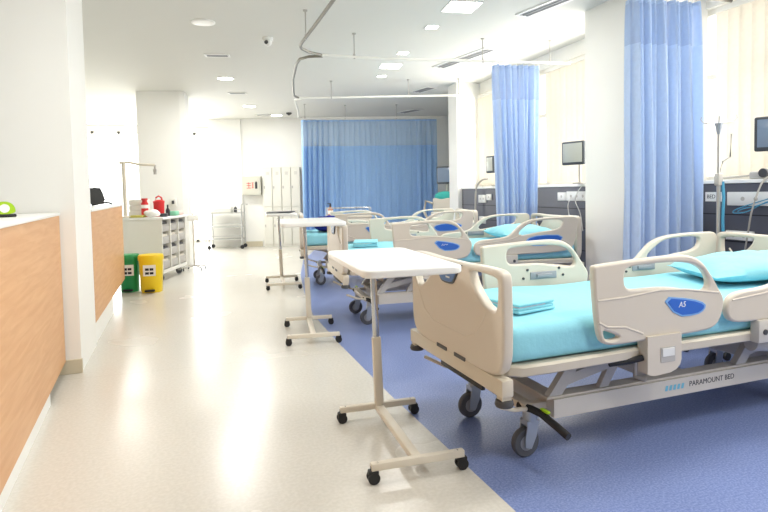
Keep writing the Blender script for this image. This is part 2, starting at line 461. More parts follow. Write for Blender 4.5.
HEAD_RAIL = [(1.222, .61), (1.22, .67), (1.245, .71), (1.31, .727), (1.48, .735), (1.58, .755), (1.64, .81), (1.71, .87), (1.82, .908), (2.0, .92), (2.18, .92), (2.315, .918), (2.31, .82), (2.29, .70), (2.25, .60), (2.1, .575), (1.7, .572), (1.5, .572), (1.27, .573)]
HEAD_HOLE = [(1.675, .785), (1.74, .835), (1.83, .884), (1.98, .895), (2.14, .893), (2.155, .86), (2.115, .802), (1.95, .785), (1.80, .765), (1.69, .750)]

def make_bed(label, loc, rz):
    t = thing('hospital_bed', label, 'bed', loc, rz, None)
    W = .49
    # chassis
    c = MB()
    for s in (-1, 1):
        c.poly([(.33, s * .30, .20), (2.02, s * .30, .20), (2.02, s * .30, .265), (2.02, s * .30, .285), (.33, s * .30, .285)], (0, s * .045, 0))
        c.box(.30, 2.05, s * .30 - .035, s * .30 + .035, .285, .297, .003)
    c.box(.33, .41, -.30, .30, .20, .28); c.box(1.94, 2.02, -.30, .30, .20, .28); c.box(1.1, 1.25, -.30, .30, .21, .27)
    ch = c.build('chassis', M['chassis'], t, False)
    text('lettering', 'PARAMOUNT BED', .038, frame((1.30, -.3455, .247), (1, 0, 0), (0, 0, 1)), M['ink'], ch, .0005)
    em = MB()
    for k in range(5): em.poly([(.985 + k * .026 + dx, -.3455, z) for dx, z in ((0, .232), (.016, .232), (.022, .258), (.006, .258))], (0, -.0006, 0))
    em.build('emblem', M['cyan_ink'], ch, False)
    # casters
    for sx, sy in ((.265, -.25), (.25, .25), (2.06, -.25), (2.06, .25)):
        f = MB()
        f.cyl((sx, sy, .165), (sx, sy, .225), .034, n=20)
        for k in (-1, 1):
            f.poly([(sx + a, sy + k * .024, z) for a, z in ((-.028, .17), (.028, .17), (.014, .10), (-.012, .045), (-.045, .055), (-.044, .10))], (0, k * .007, 0))
        f.poly([(sx + a, sy - .03, z) for a, z in ((-.034, .15), (.03, .15), (.03, .175), (-.034, .175))], (0, .06, 0))
        ca = f.build('caster', M['fork'], t)
        wx = sx - .028
        wo = MB().lathe([(.044, -.018), (.063, -.0175), (.0685, -.010), (.07, 0), (.0685, .010), (.063, .0175), (.044, .018)], n=32).build('wheel', M['tyre'], ca)
        wo.matrix_local = Matrix.Translation((wx, sy, .0705)) @ Matrix.Rotation(PI / 2, 4, 'X')
        hb = MB().lathe([(.012, -.021), (.036, -.0185), (.036, .0185), (.012, .021)], n=24).build('wheel_hub', M['hub'], ca)
        hb.matrix_local = Matrix.Translation((wx, sy, .0705)) @ Matrix.Rotation(PI / 2, 4, 'X')
    # caster carrier beams
    for x in (.235, 2.06): MB().box(x - .03, x + .03, -.29, .29, .225, .262, .005).build('caster_beam', M['bed_frame'], t)
    for s in (-1, 1):
        for x0, x1 in ((.24, .40), (1.95, 2.06)): MB().box(x0, x1, s * .27 - .02, s * .27 + .02, .23, .26).build('beam_link', M['bed_frame'], t, False)
    # brake pedals at the foot end
    for s in (-1, 1):
        p = MB(); p.tube([(.02, s * .40, .32), (.12, s * .34, .27), (.235, s * .285, .24)], .010)
        po = p.build('brake_pedal', M['bed_frame'], t)
        MB().tube([(.21, s * .24, .245), (.235, s * .31, .245), (.25, s * .36, .24), (.262, s * .46, .215), (.27, s * .52, .197)], .017, 12).build('pedal_grip', M['black'], po)
        MB().box(.25, .268, s * .375 - .028, s * .375 + .028, .252, .262, .003).build('pedal_mark', M['lime'], po)
    MB().box(-.022, -.004, -.31, .10, .366, .394, .004).build('foot_bar', M['black'], t)
    # lifting links between the chassis and the upper frame
    for x, d in ((.45, 1), (1.62, 1)):
        for s in (-1, 1):
            l = MB()
            y = s * .30
            l.poly([(x - .14, y, .30), (x - .07, y, .30), (x + .05, y, .45), (x - .02, y, .45)], (0, s * .035, 0))
            l.poly([(x - .05, y, .335), (x + .22, y, .39), (x + .28, y, .425), (x + .28, y, .445), (x + .20, y, .435), (x - .03, y, .385)], (0, s * .030, 0))
            l.poly([(x + .15, y, .30), (x + .20, y, .30), (x + .28, y, .42), (x + .23, y, .44)], (0, s * .028, 0))
            l.build('lift_arm', M['grey'], t, False)
    for x in (.35, 1.5): MB().cyl((x, 0, .33), (x + .58, 0, .42), .028).build('actuator', M['grey'], t)
    for x in (.44, 1.56): MB().box(x, x + .06, -.30, .30, .405, .45).build('cross_bar', M['bed_frame'], t, False)
    cr = MB(); cr.tube([(.10, 0, .44), (.30, -.02, .40), (.45, -.02, .33)], .02); cr.build('cross_tube', M['bed_frame'], t)
    for s in (-1, 1):
        hg = MB(); hg.cyl((.84, s * .3, .31), (.84, s * .3, .45), .009); hg.cyl((.84, s * .3, .31), (.87, s * .34, .305), .012)
        hg.build('hook_rod', M['grey'], t)
    # end bars carrying the boards, with round bumpers
    for x in (0.0, 2.36):
        b = MB(); b.box(x - .028, x + .028, -.485, .485, .392, .464, .006)
        eb = b.build('end_bar', M['bed_frame'], t)
        for s in (-1, 1):
            MB().lathe([(.022, .345), (.036, .348), (.040, .358), (.036, .374), (.026, .377)], (x, s * .455, 0)).build('bumper', M['dark_grey'], eb)
            MB().box(x - .022, x + .022, s * .455 - .022, s * .455 + .022, .370, .42).build('bumper_post', M['bed_frame'], eb)
    # upper side frame
    for s in (-1, 1):
        p = [(.03, s * .30, .475), (.05, s * .40, .475), (.10, s * .437, .475), (.25, s * .445, .477), (.8, s * .445, .485), (1.5, s * .445, .485), (2.33, s * .445, .48)]
        f = MB()
        for q in range(len(p) - 1):
            pass
        f.grid([[Vector(k) + Vector((0, 0, -.026)), Vector(k) + Vector((0, s * .012, -.018)), Vector(k) + Vector((0, s * .014, .016)), Vector(k) + Vector((0, s * .004, .026)), Vector(k) + Vector((0, -s * .03, .026)), Vector(k) + Vector((0, -s * .03, -.026)), Vector(k) + Vector((0, 0, -.026))] for k in p])
        f.build('side_frame', M['bed_frame'], t)
    dk = MB(); dk.box(.06, 2.30, -.41, .41, .47, .50, .004); dk.build('deck', M['grey'], t, False)
    for x in (.03, 2.33): MB().box(x - .015, x + .015, -.3, .3, .455, .50).build('deck_end', M['bed_frame'], t, False)
    # boards
    for x, s, nm in ((0.0, 1, 'footboard'), (2.36, -1, 'headboard')):
        fr = frame((x, -.022 * s, 0), (0, 1, 0), (0, 0, 1))
        me = plate([fbpts(), fbhole(1), fbhole(-1)], .052, .013, fr, 2)
        o = link_mesh(nm, me, M['bed'], t, True, 50)
        fx = x - s * .0265
        # raised shield ridge and label
        pm = plate([[(-.13, .888), (-.165, .905), (.165, .905), (.13, .888), (.075, .812), (.045, .797), (-.045, .797), (-.075, .812)]], .014, .003, frame((fx, 0, 0), (0, 1, 0), (0, 0, 1)), 1)
        link_mesh('label_frame', pm, M['bezel'], o, True, 40)
        pl = plate([[(-.12, .885), (-.14, .897), (.14, .897), (.12, .885), (.068, .818), (.04, .806), (-.04, .806), (-.068, .818)]], .020, .003, frame((fx, 0, 0), (0, 1, 0), (0, 0, 1)), 1)
        link_mesh('name_plate', pl, M['label_dark'], o, True, 40)
        for k, (y0, y1, z) in enumerate(((-.05, .02, .865), (-.03, .05, .848), (-.04, .0, .830))): MB().box(fx - s * .0105 - .0006, fx - s * .0105 + .0006, y0, y1, z - .004, z + .004).build('plate_print', M['paper'], o, False)
        rd = MB(); rd.tube([(fx + s * .004, -.36, .72), (fx + s * .004, -.28, .62), (fx + s * .004, -.17, .575), (fx + s * .004, .17, .575), (fx + s * .004, .28, .62), (fx + s * .004, .36, .72), (fx + s * .004, .42, .80)], .006)
        rd.build('moulded_ridge', M['bed'], o)
        for k in (-.17, .02): MB().box(x - s * .0275 - .002, x - s * .0275 + .002, k, k + .11, .456, .474).build('slot_clip', M['dark_grey'], o, False)
    # mattress
    mt = MB(); mt.box(.035, 2.33, -.435, .435, .503, .665, .05, 5)
    bmesh.ops.subdivide_edges(mt.bm, edges=[e for e in mt.bm.edges if abs(e.verts[0].co.x - e.verts[1].co.x) > .5], cuts=50, use_grid_fill=True)
    for v in mt.bm.verts:
        x, y, z = v.co
        if z > .6:
            v.co.z += .008 * math.sin(x * 7.0 + y * 3) * math.cos(y * 5 + x * 2)
        elif abs(y) > .42:
            v.co.y += math.copysign(.010 * math.sin(x * 23 + z * 20) * math.sin(x * 9), y)
    mt.build('mattress', M['teal'], t, True, 60)
    # side rails
    for s in (-1, 1):
        yo = s * .475
        u = (1, 0, 0)
        me = plate([FOOT_RAIL, FOOT_HOLE, FOOT_TRI], .036, .011, frame((0, yo, 0), u, (0, 0, 1)), 2)
        o = link_mesh('side_rail', me, M['bed'], t, True, 50)
        yf = yo + s * .0185
        lr = plate([[(.802, .746), (.985, .722), (1.078, .692), (1.07, .66), (1.02, .64), (.895, .642)]], .006, .0015, frame((0, yf, 0), u, (0, 0, 1)), 1)
        link_mesh('label_rim', lr, M['label_rim'], o)
        lb = plate([[(.820, .738), (.985, .714), (1.066, .687), (1.058, .664), (1.015, .648), (.90, .650)]], .009, .0015, frame((0, yf, 0), u, (0, 0, 1)), 1)
        link_mesh('rail_label', lb, M['label_blue'], o)
        rg = MB(); rg.tube([(.45, yf - s * .003, .755), (.60, yf - s * .003, .758), (.80, yf - s * .003, .775), (.95, yf - s * .003, .765), (1.16, yf - s * .003, .735)], .006)
        rg.tube([(.455, yf - s * .003, .66), (.50, yf - s * .003, .635), (.60, yf - s * .003, .625), (.70, yf - s * .003, .585)], .006)
        rg.build('moulded_ridge', M['bed'], o)
        yi = yo - s * .0185
        lt = MB(); lt.box(.76, .95, yi - .006, yi + .006, .690, .735, .003); lt.box(.80, .91, yi - s * .012 - .006, yi - s * .012 + .006, .70, .722, .003)
        lo = lt.build('inner_latch', M['hub'], o)
        for (x, z) in ((.74, .75), (.97, .75), (.71, .70), (1.0, .705)): MB().cyl((x, yi - s * .005, z), (x, yi + s * .002, z), .008, n=12).build('screw', M['dark_grey'], o)
        # latch box under the rail
        bx = MB()
        bx.poly([(x, yo + s * .03, z) for x, z in [(.715, .57), (.915, .57), (.915, .45), (.908, .425), (.885, .405), (.85, .394), (.76, .388), (.735, .392), (.715, .40)]], (0, -s * .06, 0))
        bo = bx.build('rail_latch_box', M['bed'], t)
        w = MB(); w.box(.79, .875, yo + s * .031 - .002, yo + s * .031 + .002, .445, .515, .001); w.build('latch_window', M['grey'], bo, False)
        w = MB(); w.box(.797, .868, yo + s * .034 - .002, yo + s * .034 + .002, .472, .510, .001); w.build('latch_lever', M['socket'], bo, False)
        MB().tube([(.715, yo, .47), (.66, yo - s * .02, .455), (.57, yo - s * .05, .445)], .014).build('latch_arm', M['black'], bo)
        me = plate([HEAD_RAIL, HEAD_HOLE], .036, .011, frame((0, yo, 0), u, (0, 0, 1)), 2)
        o = link_mesh('side_rail', me, M['bed'], t, True, 50)
        lr = plate([[(2.16, .745), (1.90, .755), (1.74, .72), (1.78, .66), (1.84, .645), (2.10, .655)]], .006, .0015, frame((0, yf, 0), u, (0, 0, 1)), 1)
        link_mesh('label_rim', lr, M['label_rim'], o)
        lb = plate([[(2.145, .738), (1.90, .747), (1.755, .715), (1.79, .667), (1.845, .653), (2.09, .662)]], .009, .0015, frame((0, yf, 0), u, (0, 0, 1)), 1)
        link_mesh('rail_label', lb, M['label_blue'], o)
        lt = MB(); lt.box(1.55, 1.74, yi - .006, yi + .006, .690, .735, .003); lt.box(1.59, 1.70, yi - s * .012 - .006, yi - s * .012 + .006, .70, .722, .003)
        lt.build('inner_latch', M['hub'], o)
        for (x, z) in ((1.53, .72), (1.76, .75), (1.50, .69)): MB().cyl((x, yi - s * .005, z), (x, yi + s * .002, z), .008, n=12).build('screw', M['dark_grey'], o)
        rg = MB(); rg.tube([(1.25, yf - s * .003, .690), (1.45, yf - s * .003, .705), (1.60, yf - s * .003, .722), (1.70, yf - s * .003, .76)], .006)
        rg.build('moulded_ridge', M['bed'], o)
        bk = MB(); bk.box(1.42, 1.66, yo - .03, yo + .02, .46, .575, .008); bo = bk.build('rail_bracket', M['chassis'], t)
        w = MB()
        for x in (1.46, 1.62): w.cyl((x, yo + s * .02, .515), (x, yo + s * .035, .515), .014, n=12)
        w.box(1.50, 1.58, yo + s * .022 - .003, yo + s * .022 + .003, .505, .525); w.build('bracket_bolts', M['dark_grey'], bo)
    tb = MB(); tb.cyl((1.50, -.40, .43), (1.86, -.42, .385), .04); tb.build('rail_motor', M['grey'], t)
    return t

bed1 = make_bed('nearest ivory hospital bed with a blue A5 label on its rail', (1.235, 2.44, 0), 0)
YF = -.475 - .0185 - .005
def rail_text(bed, s, x, z):
    o = [c for c in bed.children if c.name.startswith('side_rail')][0]
    text('label_text', s, .036, frame((x, YF, z), (1, 0, 0), (0, .0, 1)), M['paper'], o, .0006, .2)
bed2 = dup(bed1, (1.405, 5.23, 0), -6, 'ivory hospital bed in the middle, its foot just behind the nearest white overbed table')
bed3 = dup(bed1, (1.56, 7.64, 0), -11, 'farthest ivory hospital bed, with a navy cushion and a blue curtain beyond it')
rail_text(bed1, 'A5', .925, .698)
o = [c for c in bed2.children if c.name.startswith('side_rail')][0]          # illegible pen marks on the middle bed's label
mk = MB(); mk.tube([(.895, YF, .690), (.905, YF, .708), (.915, YF, .692), (.93, YF, .706), (.945, YF, .696), (.955, YF, .705)], .0022, 6); mk.build('pen_mark', M['paper'], o)
for b_ in (bed1, bed2, bed3): b_['group'] = 'ward beds'
# the two farther beds are wound up a little higher on their lifting links
UP = .045
for b_ in (bed2, bed3):
    for c in b_.children:
        if c.name.split('.')[0] not in ('chassis', 'caster', 'caster_beam', 'beam_link', 'brake_pedal', 'lift_arm', 'actuator', 'hook_rod'): c.location.z += UP

def pillow(label, loc, rz, sx, sy, h, m, ry=0):
    mb = MB(); n = 18; rows_t, rows_b = [], []
    for i in range(n + 1):
        ra, rb = [], []
        for j in range(n + 1):
            u, v = i / n * 2 - 1, j / n * 2 - 1
            e = max(0, (1 - abs(u) ** 3.0)) ** .55 * max(0, (1 - abs(v) ** 3.0)) ** .55
            wr = .05 * math.sin(7 * u + 4 * v) * e + .04 * math.sin(11 * v - 5 * u) * e
            kx = 1 - .05 * (1 - abs(v) ** 2); ky = 1 - .07 * (1 - abs(u) ** 2)
            ra.append((u * sx * kx * 1.03, v * sy * ky * 1.03, h * (.5 + e * (.55 + wr)))); rb.append((u * sx * kx * 1.03, v * sy * ky * 1.03, h * (.5 - e * .5)))
        rows_t.append(ra); rows_b.append(rb)
    mb.grid(rows_t); mb.grid(rows_b); bmesh.ops.remove_doubles(mb.bm, verts=mb.bm.verts, dist=.0005)
    o = mb.build('pillow', m, None, True, 80); o.location = loc; o.rotation_euler = (0, R(ry), R(rz))
    return tag(o, label, 'pillow')
def on_bed(bed, x, y, z):
    return bed.location + Matrix.Rotation(bed.rotation_euler.z, 3, 'Z') @ Vector((x, y, z))
pillow('plump teal pillow at the head of the nearest bed', on_bed(bed1, 1.965, -.02, .682), -20, .33, .27, .14, M['teal_pillow'], -4)
pillow('teal pillow on the middle bed, in front of the second blue curtain', on_bed(bed2, 1.95, .02, .672 + UP), -9, .27, .36, .14, M['teal_pillow'])
pillow('navy blue cushion lying on the foot of the farthest bed', on_bed(bed3, .36, -.10, .672 + UP), -13, .20, .28, .19, M['navy'])
# folded linen on the nearest bed
def folded(label, loc, rz, sx, sy, m, m2):
    t = thing('folded_linen', label, 'linen', loc, rz)
    b = MB()
    for k, (a, z0, z1) in enumerate(((1.0, 0, .014), (.97, .014, .027), (.98, .032, .046))):
        b.box(-sx * a, sx * a, -sy * a, sy * a, z0, z1, .006, 3)
    b.build('cloth', m, t)
    MB().box(-sx * .93, sx * .5, -sy * .95, sy * .95, .0275, .0315, .001).build('lining', m2, t)
    return t
folded('small folded teal linen with a pink layer, on the foot of the nearest bed', on_bed(bed1, .28, -.08, .672), 12, .12, .17, M['teal'], M['pink'])
folded('folded teal linen half hidden at the foot of the middle bed', on_bed(bed2, .30, .05, .672 + UP), -20, .12, .16, M['teal'], M['paper'])

# ------------------------------------------------------------------ overbed tables
def overbed(label, loc, rz, z, top_off, sx=.24, sy=.44, lean=-1.5):
    t = thing('overbed_table', label, 'table', loc, rz, 'overbed tables')
    for s in (-1, 1):
        MB().box(-.215, .215, s * .33 - .016, s * .33 + .016, .055, .088, .005).build('base_bar', M['off_white'], t)
    MB().box(-.022, .022, -.33, .33, .05, .082, .005).build('base_spine', M['off_white'], t)
    for sx_ in (-1, 1):
        for sy_ in (-1, 1):
            x, y = sx_ * .205, sy_ * .33
            c = MB(); c.cyl((x, y, .055), (x, y, .075), .012)
            c.box(x - .022, x + .022, y - .019, y + .019, .035, .058, .006)
            o = c.build('caster', M['black'], t)
            w = MB()
            for k in (-1, 1): w.cyl((x, y + k * .008, .026), (x, y + k * .02, .026), .026, n=20)
            w.build('wheel', M['black'], o)
            MB().box(x - sx_ * .02 - .006, x - sx_ * .02 + .006, y - .01, y + .01, .055, .088, .003).build('brake_tab', M['dark_grey'], o)
    p = (0.0, .31)
    lean = Matrix.Translation((p[0], p[1], .08)) @ Matrix.Rotation(R(lean), 4, 'Y')     # the loaded column leans a little
    MB().box(-.024, .024, -.017, .017, 0, .38, .008, 2, lean).build('lower_column', M['off_white'], t)
    MB().box(-.017, .017, -.012, .012, .36, z - .11, .006, 2, lean).build('inner_column', M['chrome'], t)
    cx, cy = top_off
    r = .05
    out = []
    for (qx, qy, a0) in ((sx - r, sy - r, 0), (-sx + r, sy - r, 90), (-sx + r, -sy + r, 180), (sx - r, -sy + r, 270)):
        for k in range(5): a = R(a0 + 22.5 * k); out.append((cx + qx + r * math.cos(a), cy + qy + r * math.sin(a)))
    me = plate([out], .034, .009, frame((0, 0, z - .017), (1, 0, 0), (0, 1, 0)), 0)
    link_mesh('tabletop', me, M['white'], t, True, 40)
    MB().box(p[0] - .05, cx + .10, p[1] - .06, p[1] + .06, z - .052, z - .034, .004).build('top_bracket', M['off_white'], t)
    return t
overbed('nearest white overbed table, large in the foreground, at the foot of the nearest bed', (.965, 2.545, 0), -4, .928, (-.03, .0), .22, .43)
overbed('second white overbed table along the corridor, raised high beside the middle bed', (1.05, 4.83, 0), -9, 1.00, (.03, .15), .27)
overbed('third white overbed table along the corridor, with a dark tray on top', (1.27, 7.56, 0), -7, .98, (.0, .10), .20, .38)
t = tag(MB().box(-.16, .16, -.20, .20, 0, .018, .006).build('tray', M['dark_grey']), 'dark flat tray on the third overbed table', 'tray')
t.location = (1.28, 7.62, .981); t.rotation_euler = (0, 0, R(-20))

# ------------------------------------------------------------------ curtain tracks
def curve_pts(pts, n=6):
    out = []
    P = [Vector(p) for p in pts]
    for i in range(len(P) - 1):
        p0, p1, p2, p3 = P[max(i - 1, 0)], P[i], P[i + 1], P[min(i + 2, len(P) - 1)]
        for k in range(n):
            u = k / n
            out.append(.5 * (2 * p1 + (p2 - p0) * u + (2 * p0 - 5 * p1 + 4 * p2 - p3) * u * u + (3 * p1 - p0 - 3 * p2 + p3) * u ** 3))
    out.append(P[-1]); return out
ZT = 2.74
def track(label, pts, hangers, m, ZT=ZT, cut=None):
    t = thing('curtain_track', label, 'curtain track', (pts[0][0], pts[0][1], ZT), 0, 'curtain tracks')
    o = Vector((pts[0][0], pts[0][1], 0))
    P = [Vector((x, y, 0)) - o for x, y in pts]
    if cut:  # one track in two tones that stand in for the light along it
        MB().tube(P[:cut + 1], .016, 8).build('rail', M[m], t)
        MB().tube(P[cut:], .016, 8).build('cross_rail', M['rail_lit_tone'], t)
    else:
        MB().tube(P, .016, 8).build('rail', M[m], t)
    for (x, y) in hangers:
        h = MB(); v = Vector((x, y, 0)) - o
        h.cyl(v, v + Vector((0, 0, CEIL - ZT)), .006, n=8); h.cyl(v + Vector((0, 0, CEIL - ZT - .012)), v + Vector((0, 0, CEIL - ZT)), .022, n=12); h.cyl(v - Vector((0, 0, .02)), v + Vector((0, 0, .03)), .012, n=8)
        h.build('hanger', M['grey'], t)
    return t
bend = [(1.19, 5.55), (1.20, 5.70), (1.235, 5.80), (1.33, 5.92), (1.50, 6.02)]
track('ceiling curtain track around the nearest bed, running off the top of the photo', [(1.10, .9), (1.15, 3.2), (1.17, 4.2), (1.185, 5.0)] + bend + [(2.22, 6.00), (3.22, 5.83), (4.46, 5.62)], [(1.19, 5.38), (1.87, 6.01), (3.37, 5.80), (4.2, 5.66)], 'rail_shade_tone', cut=8)
track('ceiling curtain track around the middle bed, left of the second curtain', [(1.52, 6.06), (1.38, 6.12), (1.31, 6.25), (1.32, 6.5), (1.45, 7.4), (1.63, 8.3), (1.70, 8.62), (1.80, 8.78), (2.05, 8.76), (3.08, 8.38), (4.28, 7.96)], [(2.3, 8.66), (3.45, 8.25), (4.2, 7.99)], 'rail_shade_tone', cut=7)
track('farthest ceiling curtain track, carrying the wide blue curtain', [(1.86, 8.9), (1.79, 9.0), (1.87, 9.35), (2.10, 10.3), (2.24, 11.0), (2.34, 11.16), (2.55, 11.12), (3.9, 10.74), (5.05, 10.44)], [(2.38, 11.04), (3.2, 11.0), (4.2, 10.7)], 'rail_lit_tone')
track('short ceiling curtain track carrying the large blue curtain by the pillar', [(3.3, 3.62), (3.4, 3.60), (3.73, 3.545), (4.18, 3.52), (4.44, 3.51)], [(3.5, 3.58)], 'rail_shade_tone', 2.80)

# ------------------------------------------------------------------ curtains
def curtain(label, a, b, z0, folds, amp, mc, mm, mesh_h=.40, spread=0.0, nx=None, zt=ZT - .05, shape=None, seed=0, gather=0.0):
    rnd = random.Random(seed)
    a3, b3 = Vector((*a, 0)), Vector((*b, 0)); d = (b3 - a3); ln = d.length; d.normalize(); n = Vector((-d.y, d.x, 0))
    t = thing('privacy_curtain', label, 'curtain', (a[0], a[1], zt), 0, 'ward curtains')
    NX = nx or folds * 16
    ph = [rnd.uniform(-.5, .5) for _ in range(folds + 3)]
    def surf(u, z):
        h = (zt - z) / (zt - z0)
        k = u * folds; i = int(k); fr = k - i
        w = ph[i] * (1 - fr) + ph[i + 1] * fr
        am = amp * (.55 + .45 * math.sqrt(max(h, 0)) ) * (1 + .45 * math.sin(3.1 * u * folds + w))
        if shape: am *= shape(u)
        off = am * math.sin(2 * PI * (k + .35 * w * h)) + .32 * am * math.sin(4 * PI * k + 2 * w + 2.0 * h) + .16 * am * math.sin(6.6 * PI * k + 5 * w - 1.6 * h)
        uu = u + .012 * math.sin(2 * PI * k * 1.0 + 1.2)
        s = uu * ln + spread * h * (uu - .5) - gather * h * math.sin(PI * uu) * (uu - .5)
        return d * s + n * off + Vector((0, 0, z - zt))
    zm = zt - mesh_h
    def sheet(zs): return [[surf(j / NX, z) for j in range(NX + 1)] for z in zs]
    MB().grid(sheet([zm - (zm - z0) * i / 26 for i in range(27)])).build('drape', mc, t, True, 180)
    MB().grid(sheet([zt - mesh_h * i / 6 for i in range(7)])).build('netting', mm, t, True, 180)
    MB().grid(sheet([zt + .002, zt - .03])).build('header_tape', mc, t, True, 180)
    for i in range(folds + 1):
        p = surf(min(1, i / folds), zt); MB().cyl(p - Vector((0, 0, .01)), p + Vector((0, 0, .035)), .004, n=6).build('hook', M['white_metal'], t)
    return t
curtain('large blue curtain with netting top, bunched beside the white pillar by the nearest bed', (3.44, 3.615), (4.07, 3.545), .42, 11, .07, M['curtain'], M['mesh'], .36, spread=.02, seed=3, zt=2.75)
curtain('narrow blue curtain bunched behind the middle bed', (3.47, 5.76), (4.05, 5.68), .42, 8, .075, M['curtain'], M['mesh'], .40, spread=-.12, seed=8)
def far_shape(u): return 1.5 if u < .17 else (.8 if u < .3 else (.28 if u < .86 else .9))
curtain('wide blue curtain closing off the far end of the ward', (2.30, 11.15), (4.95, 10.46), .42, 26, .05, M['curtain_far'], M['mesh_far'], .52, shape=far_shape, seed=5)

# ------------------------------------------------------------------ bedhead panels on the window wall
def bedhead(label, a, b, sockets, sign=None):
    """a = far end, b = near end of the panel face (x, y)"""
    a3, b3 = Vector((*a, 0)), Vector((*b, 0)); d = (b3 - a3); ln = d.length; d.normalize(); n = Vector((-d.y, d.x, 0))
    if n.x < 0: n = -n
    t = thing('bedhead_panel', label, 'panel', (0, 0, 0), 0, 'bedhead panels')
    t.matrix_world = Matrix(((d.x, n.x, 0, a[0]), (d.y, n.y, 0, a[1]), (0, 0, 1, 0), (0, 0, 0, 1)))
    MB().box(0, ln, 0, .19, 0, 1.255, .003).build('body', M['panel'], t, False)
    MB().box(-.01, ln + .01, -.015, .20, 1.256, 1.285, .004).build('ledge', M['white'], t, False)
    g = MB()
    for z in (1.0, .78, .52): g.box(0, ln, -.002, .001, z - .005, z + .005)
    g.build('groove', M['groove'], t, False)
    for (x0, x1, z0, z1, holes) in sockets:
        o = MB().box(x0, x1, -.022, -.001, z0, z1, .004).build('socket_strip', M['socket'], t)
        for hx in holes:
            h = MB()
            zc = (z0 + z1) / 2; h.cyl((hx, -.020, zc), (hx, -.0235, zc), .017, n=20)
            h.build('socket_outlet', M['grey'], o, False)
    if sign:
        x0, x1, z0, z1, s, size = sign
        o = MB().box(x0, x1, -.005, -.001, z0, z1).build('bed_sign', M['paper'], t, False)
        text('sign_lettering', s, size, frame(((x0 + x1) / 2 - .018, -.0055, (z0 + z1) / 2), (1, 0, 0), (0, 0, 1)), M['ink'], o, .0005)
    return t
bedhead('charcoal bedhead panel with a BED sign, behind the nearest bed', (4.26, 3.78), (4.20, .6),
        [(.41, 1.05, 1.075, 1.185, (.55, .66, .80)), (.40, .64, .795, .87, (.47, .56))], (.19, .37, 1.105, 1.185, 'BED -', .046))
bedhead('charcoal bedhead panel behind the middle bed, beside the white pillar', (4.38, 6.25), (4.29, 4.66),
        [(.55, .72, 1.09, 1.19, (.63,)), (.73, 1.12, 1.09, 1.20, (.82, .93, 1.04)), (.78, .95, .80, .92, ())])
bedhead('charcoal bedhead panel in the farthest bay, left of the second curtain', (4.36, 8.22), (4.39, 6.4),
        [(.55, .76, 1.04, 1.16, (.61, .70)), (.78, .92, 1.08, 1.17, (.85,)), (.56, .74, .72, .83, ())])

# ------------------------------------------------------------------ wall equipment
def monitor(label, loc, rz, w, h, scr, arm=True, stand=.0):
    t = thing('patient_monitor', label, 'monitor', loc, rz, 'patient monitors')
    MB().box(-w / 2, w / 2, -.03, .03, 0, h, .015, 3).build('housing', M['bezel'], t)
    MB().box(-w / 2 + .022, w / 2 - .022, -.034, -.029, .03, h - .022, .003).build('screen', M[scr], t)
    a = MB(); a.cyl((0, .03, h * .4), (0, .10, h * .4), .02); a.cyl((0, .10, h * .4), (0, .10, 1.29 - loc[2]), .014)
    a.box(-.06, .06, .05, .15, 1.287 - loc[2], 1.30 - loc[2], .004); a.build('bracket_arm', M['cable'], t)
    return t
monitor('dark patient monitor cut by the right edge of the photo', (4.205, 2.875, 1.49), -66, .40, .26, 'screen')
monitor('pale screen patient monitor left of the white pillar', (4.19, 5.22, 1.50), -76, .30, .265, 'screen_pale')
monitor('slim pale patient monitor seen just left of the second curtain', (4.30, 7.20, 1.48), -80, .17, .25, 'screen_pale')

# drip stand by the nearest bed
t = thing('drip_stand', 'tall thin drip stand between the large curtain and the right edge', 'stand', (3.755, 3.06, 0))
b = MB()
for k in range(5):
    a = 2 * PI * k / 5 + .3; b.tube([(0, 0, .12), (.1 * math.cos(a), .1 * math.sin(a), .10), (.24 * math.cos(a), .24 * math.sin(a), .065)], .012)
b.build('star_base', M['steel'], t)
for k in range(5):
    a = 2 * PI * k / 5 + .3; x, y = .24 * math.cos(a), .24 * math.sin(a)
    MB().cyl((x, y - .012, .028), (x, y + .012, .028), .028).build('caster', M['black'], t)
MB().cyl((0, 0, .1), (0, 0, 1.28), .014).build('lower_pole', M['steel'], t)
MB().cyl((0, 0, 1.26), (0, 0, 1.68), .009).build('upper_pole', M['steel'], t)
MB().box(-.022, .022, -.022, .022, 1.24, 1.33, .008).build('clamp', M['grey'], t)
MB().lathe([(.012, 1.62), (.024, 1.68), (.028, 1.70), (.012, 1.705)]).build('hook_hub', M['fork'], t)
for k, a in enumerate((-20, 100, 220)):
    c, s = math.cos(R(a)), math.sin(R(a))
    MB().tube([(0, 0, 1.695), (.05 * c, .05 * s, 1.70), (.115 * c, .115 * s, 1.715), (.135 * c, .135 * s, 1.74), (.13 * c, .13 * s, 1.76)], .004, 8).build('hook', M['steel'], t)
MB().tube([(0.01, 0, 1.34), (.02, -.02, 1.42), (.08, -.03, 1.45), (.09, -.03, 1.62)], .006, 8).build('ring_holder', M['grey'], t)
MB().tube([(.018, -.02, 1.27), (.024, -.024, 1.15), (.02, -.02, 1.0), (.024, -.02, .90)], .011, 8).build('blue_tube', M['tube_blue'], t)

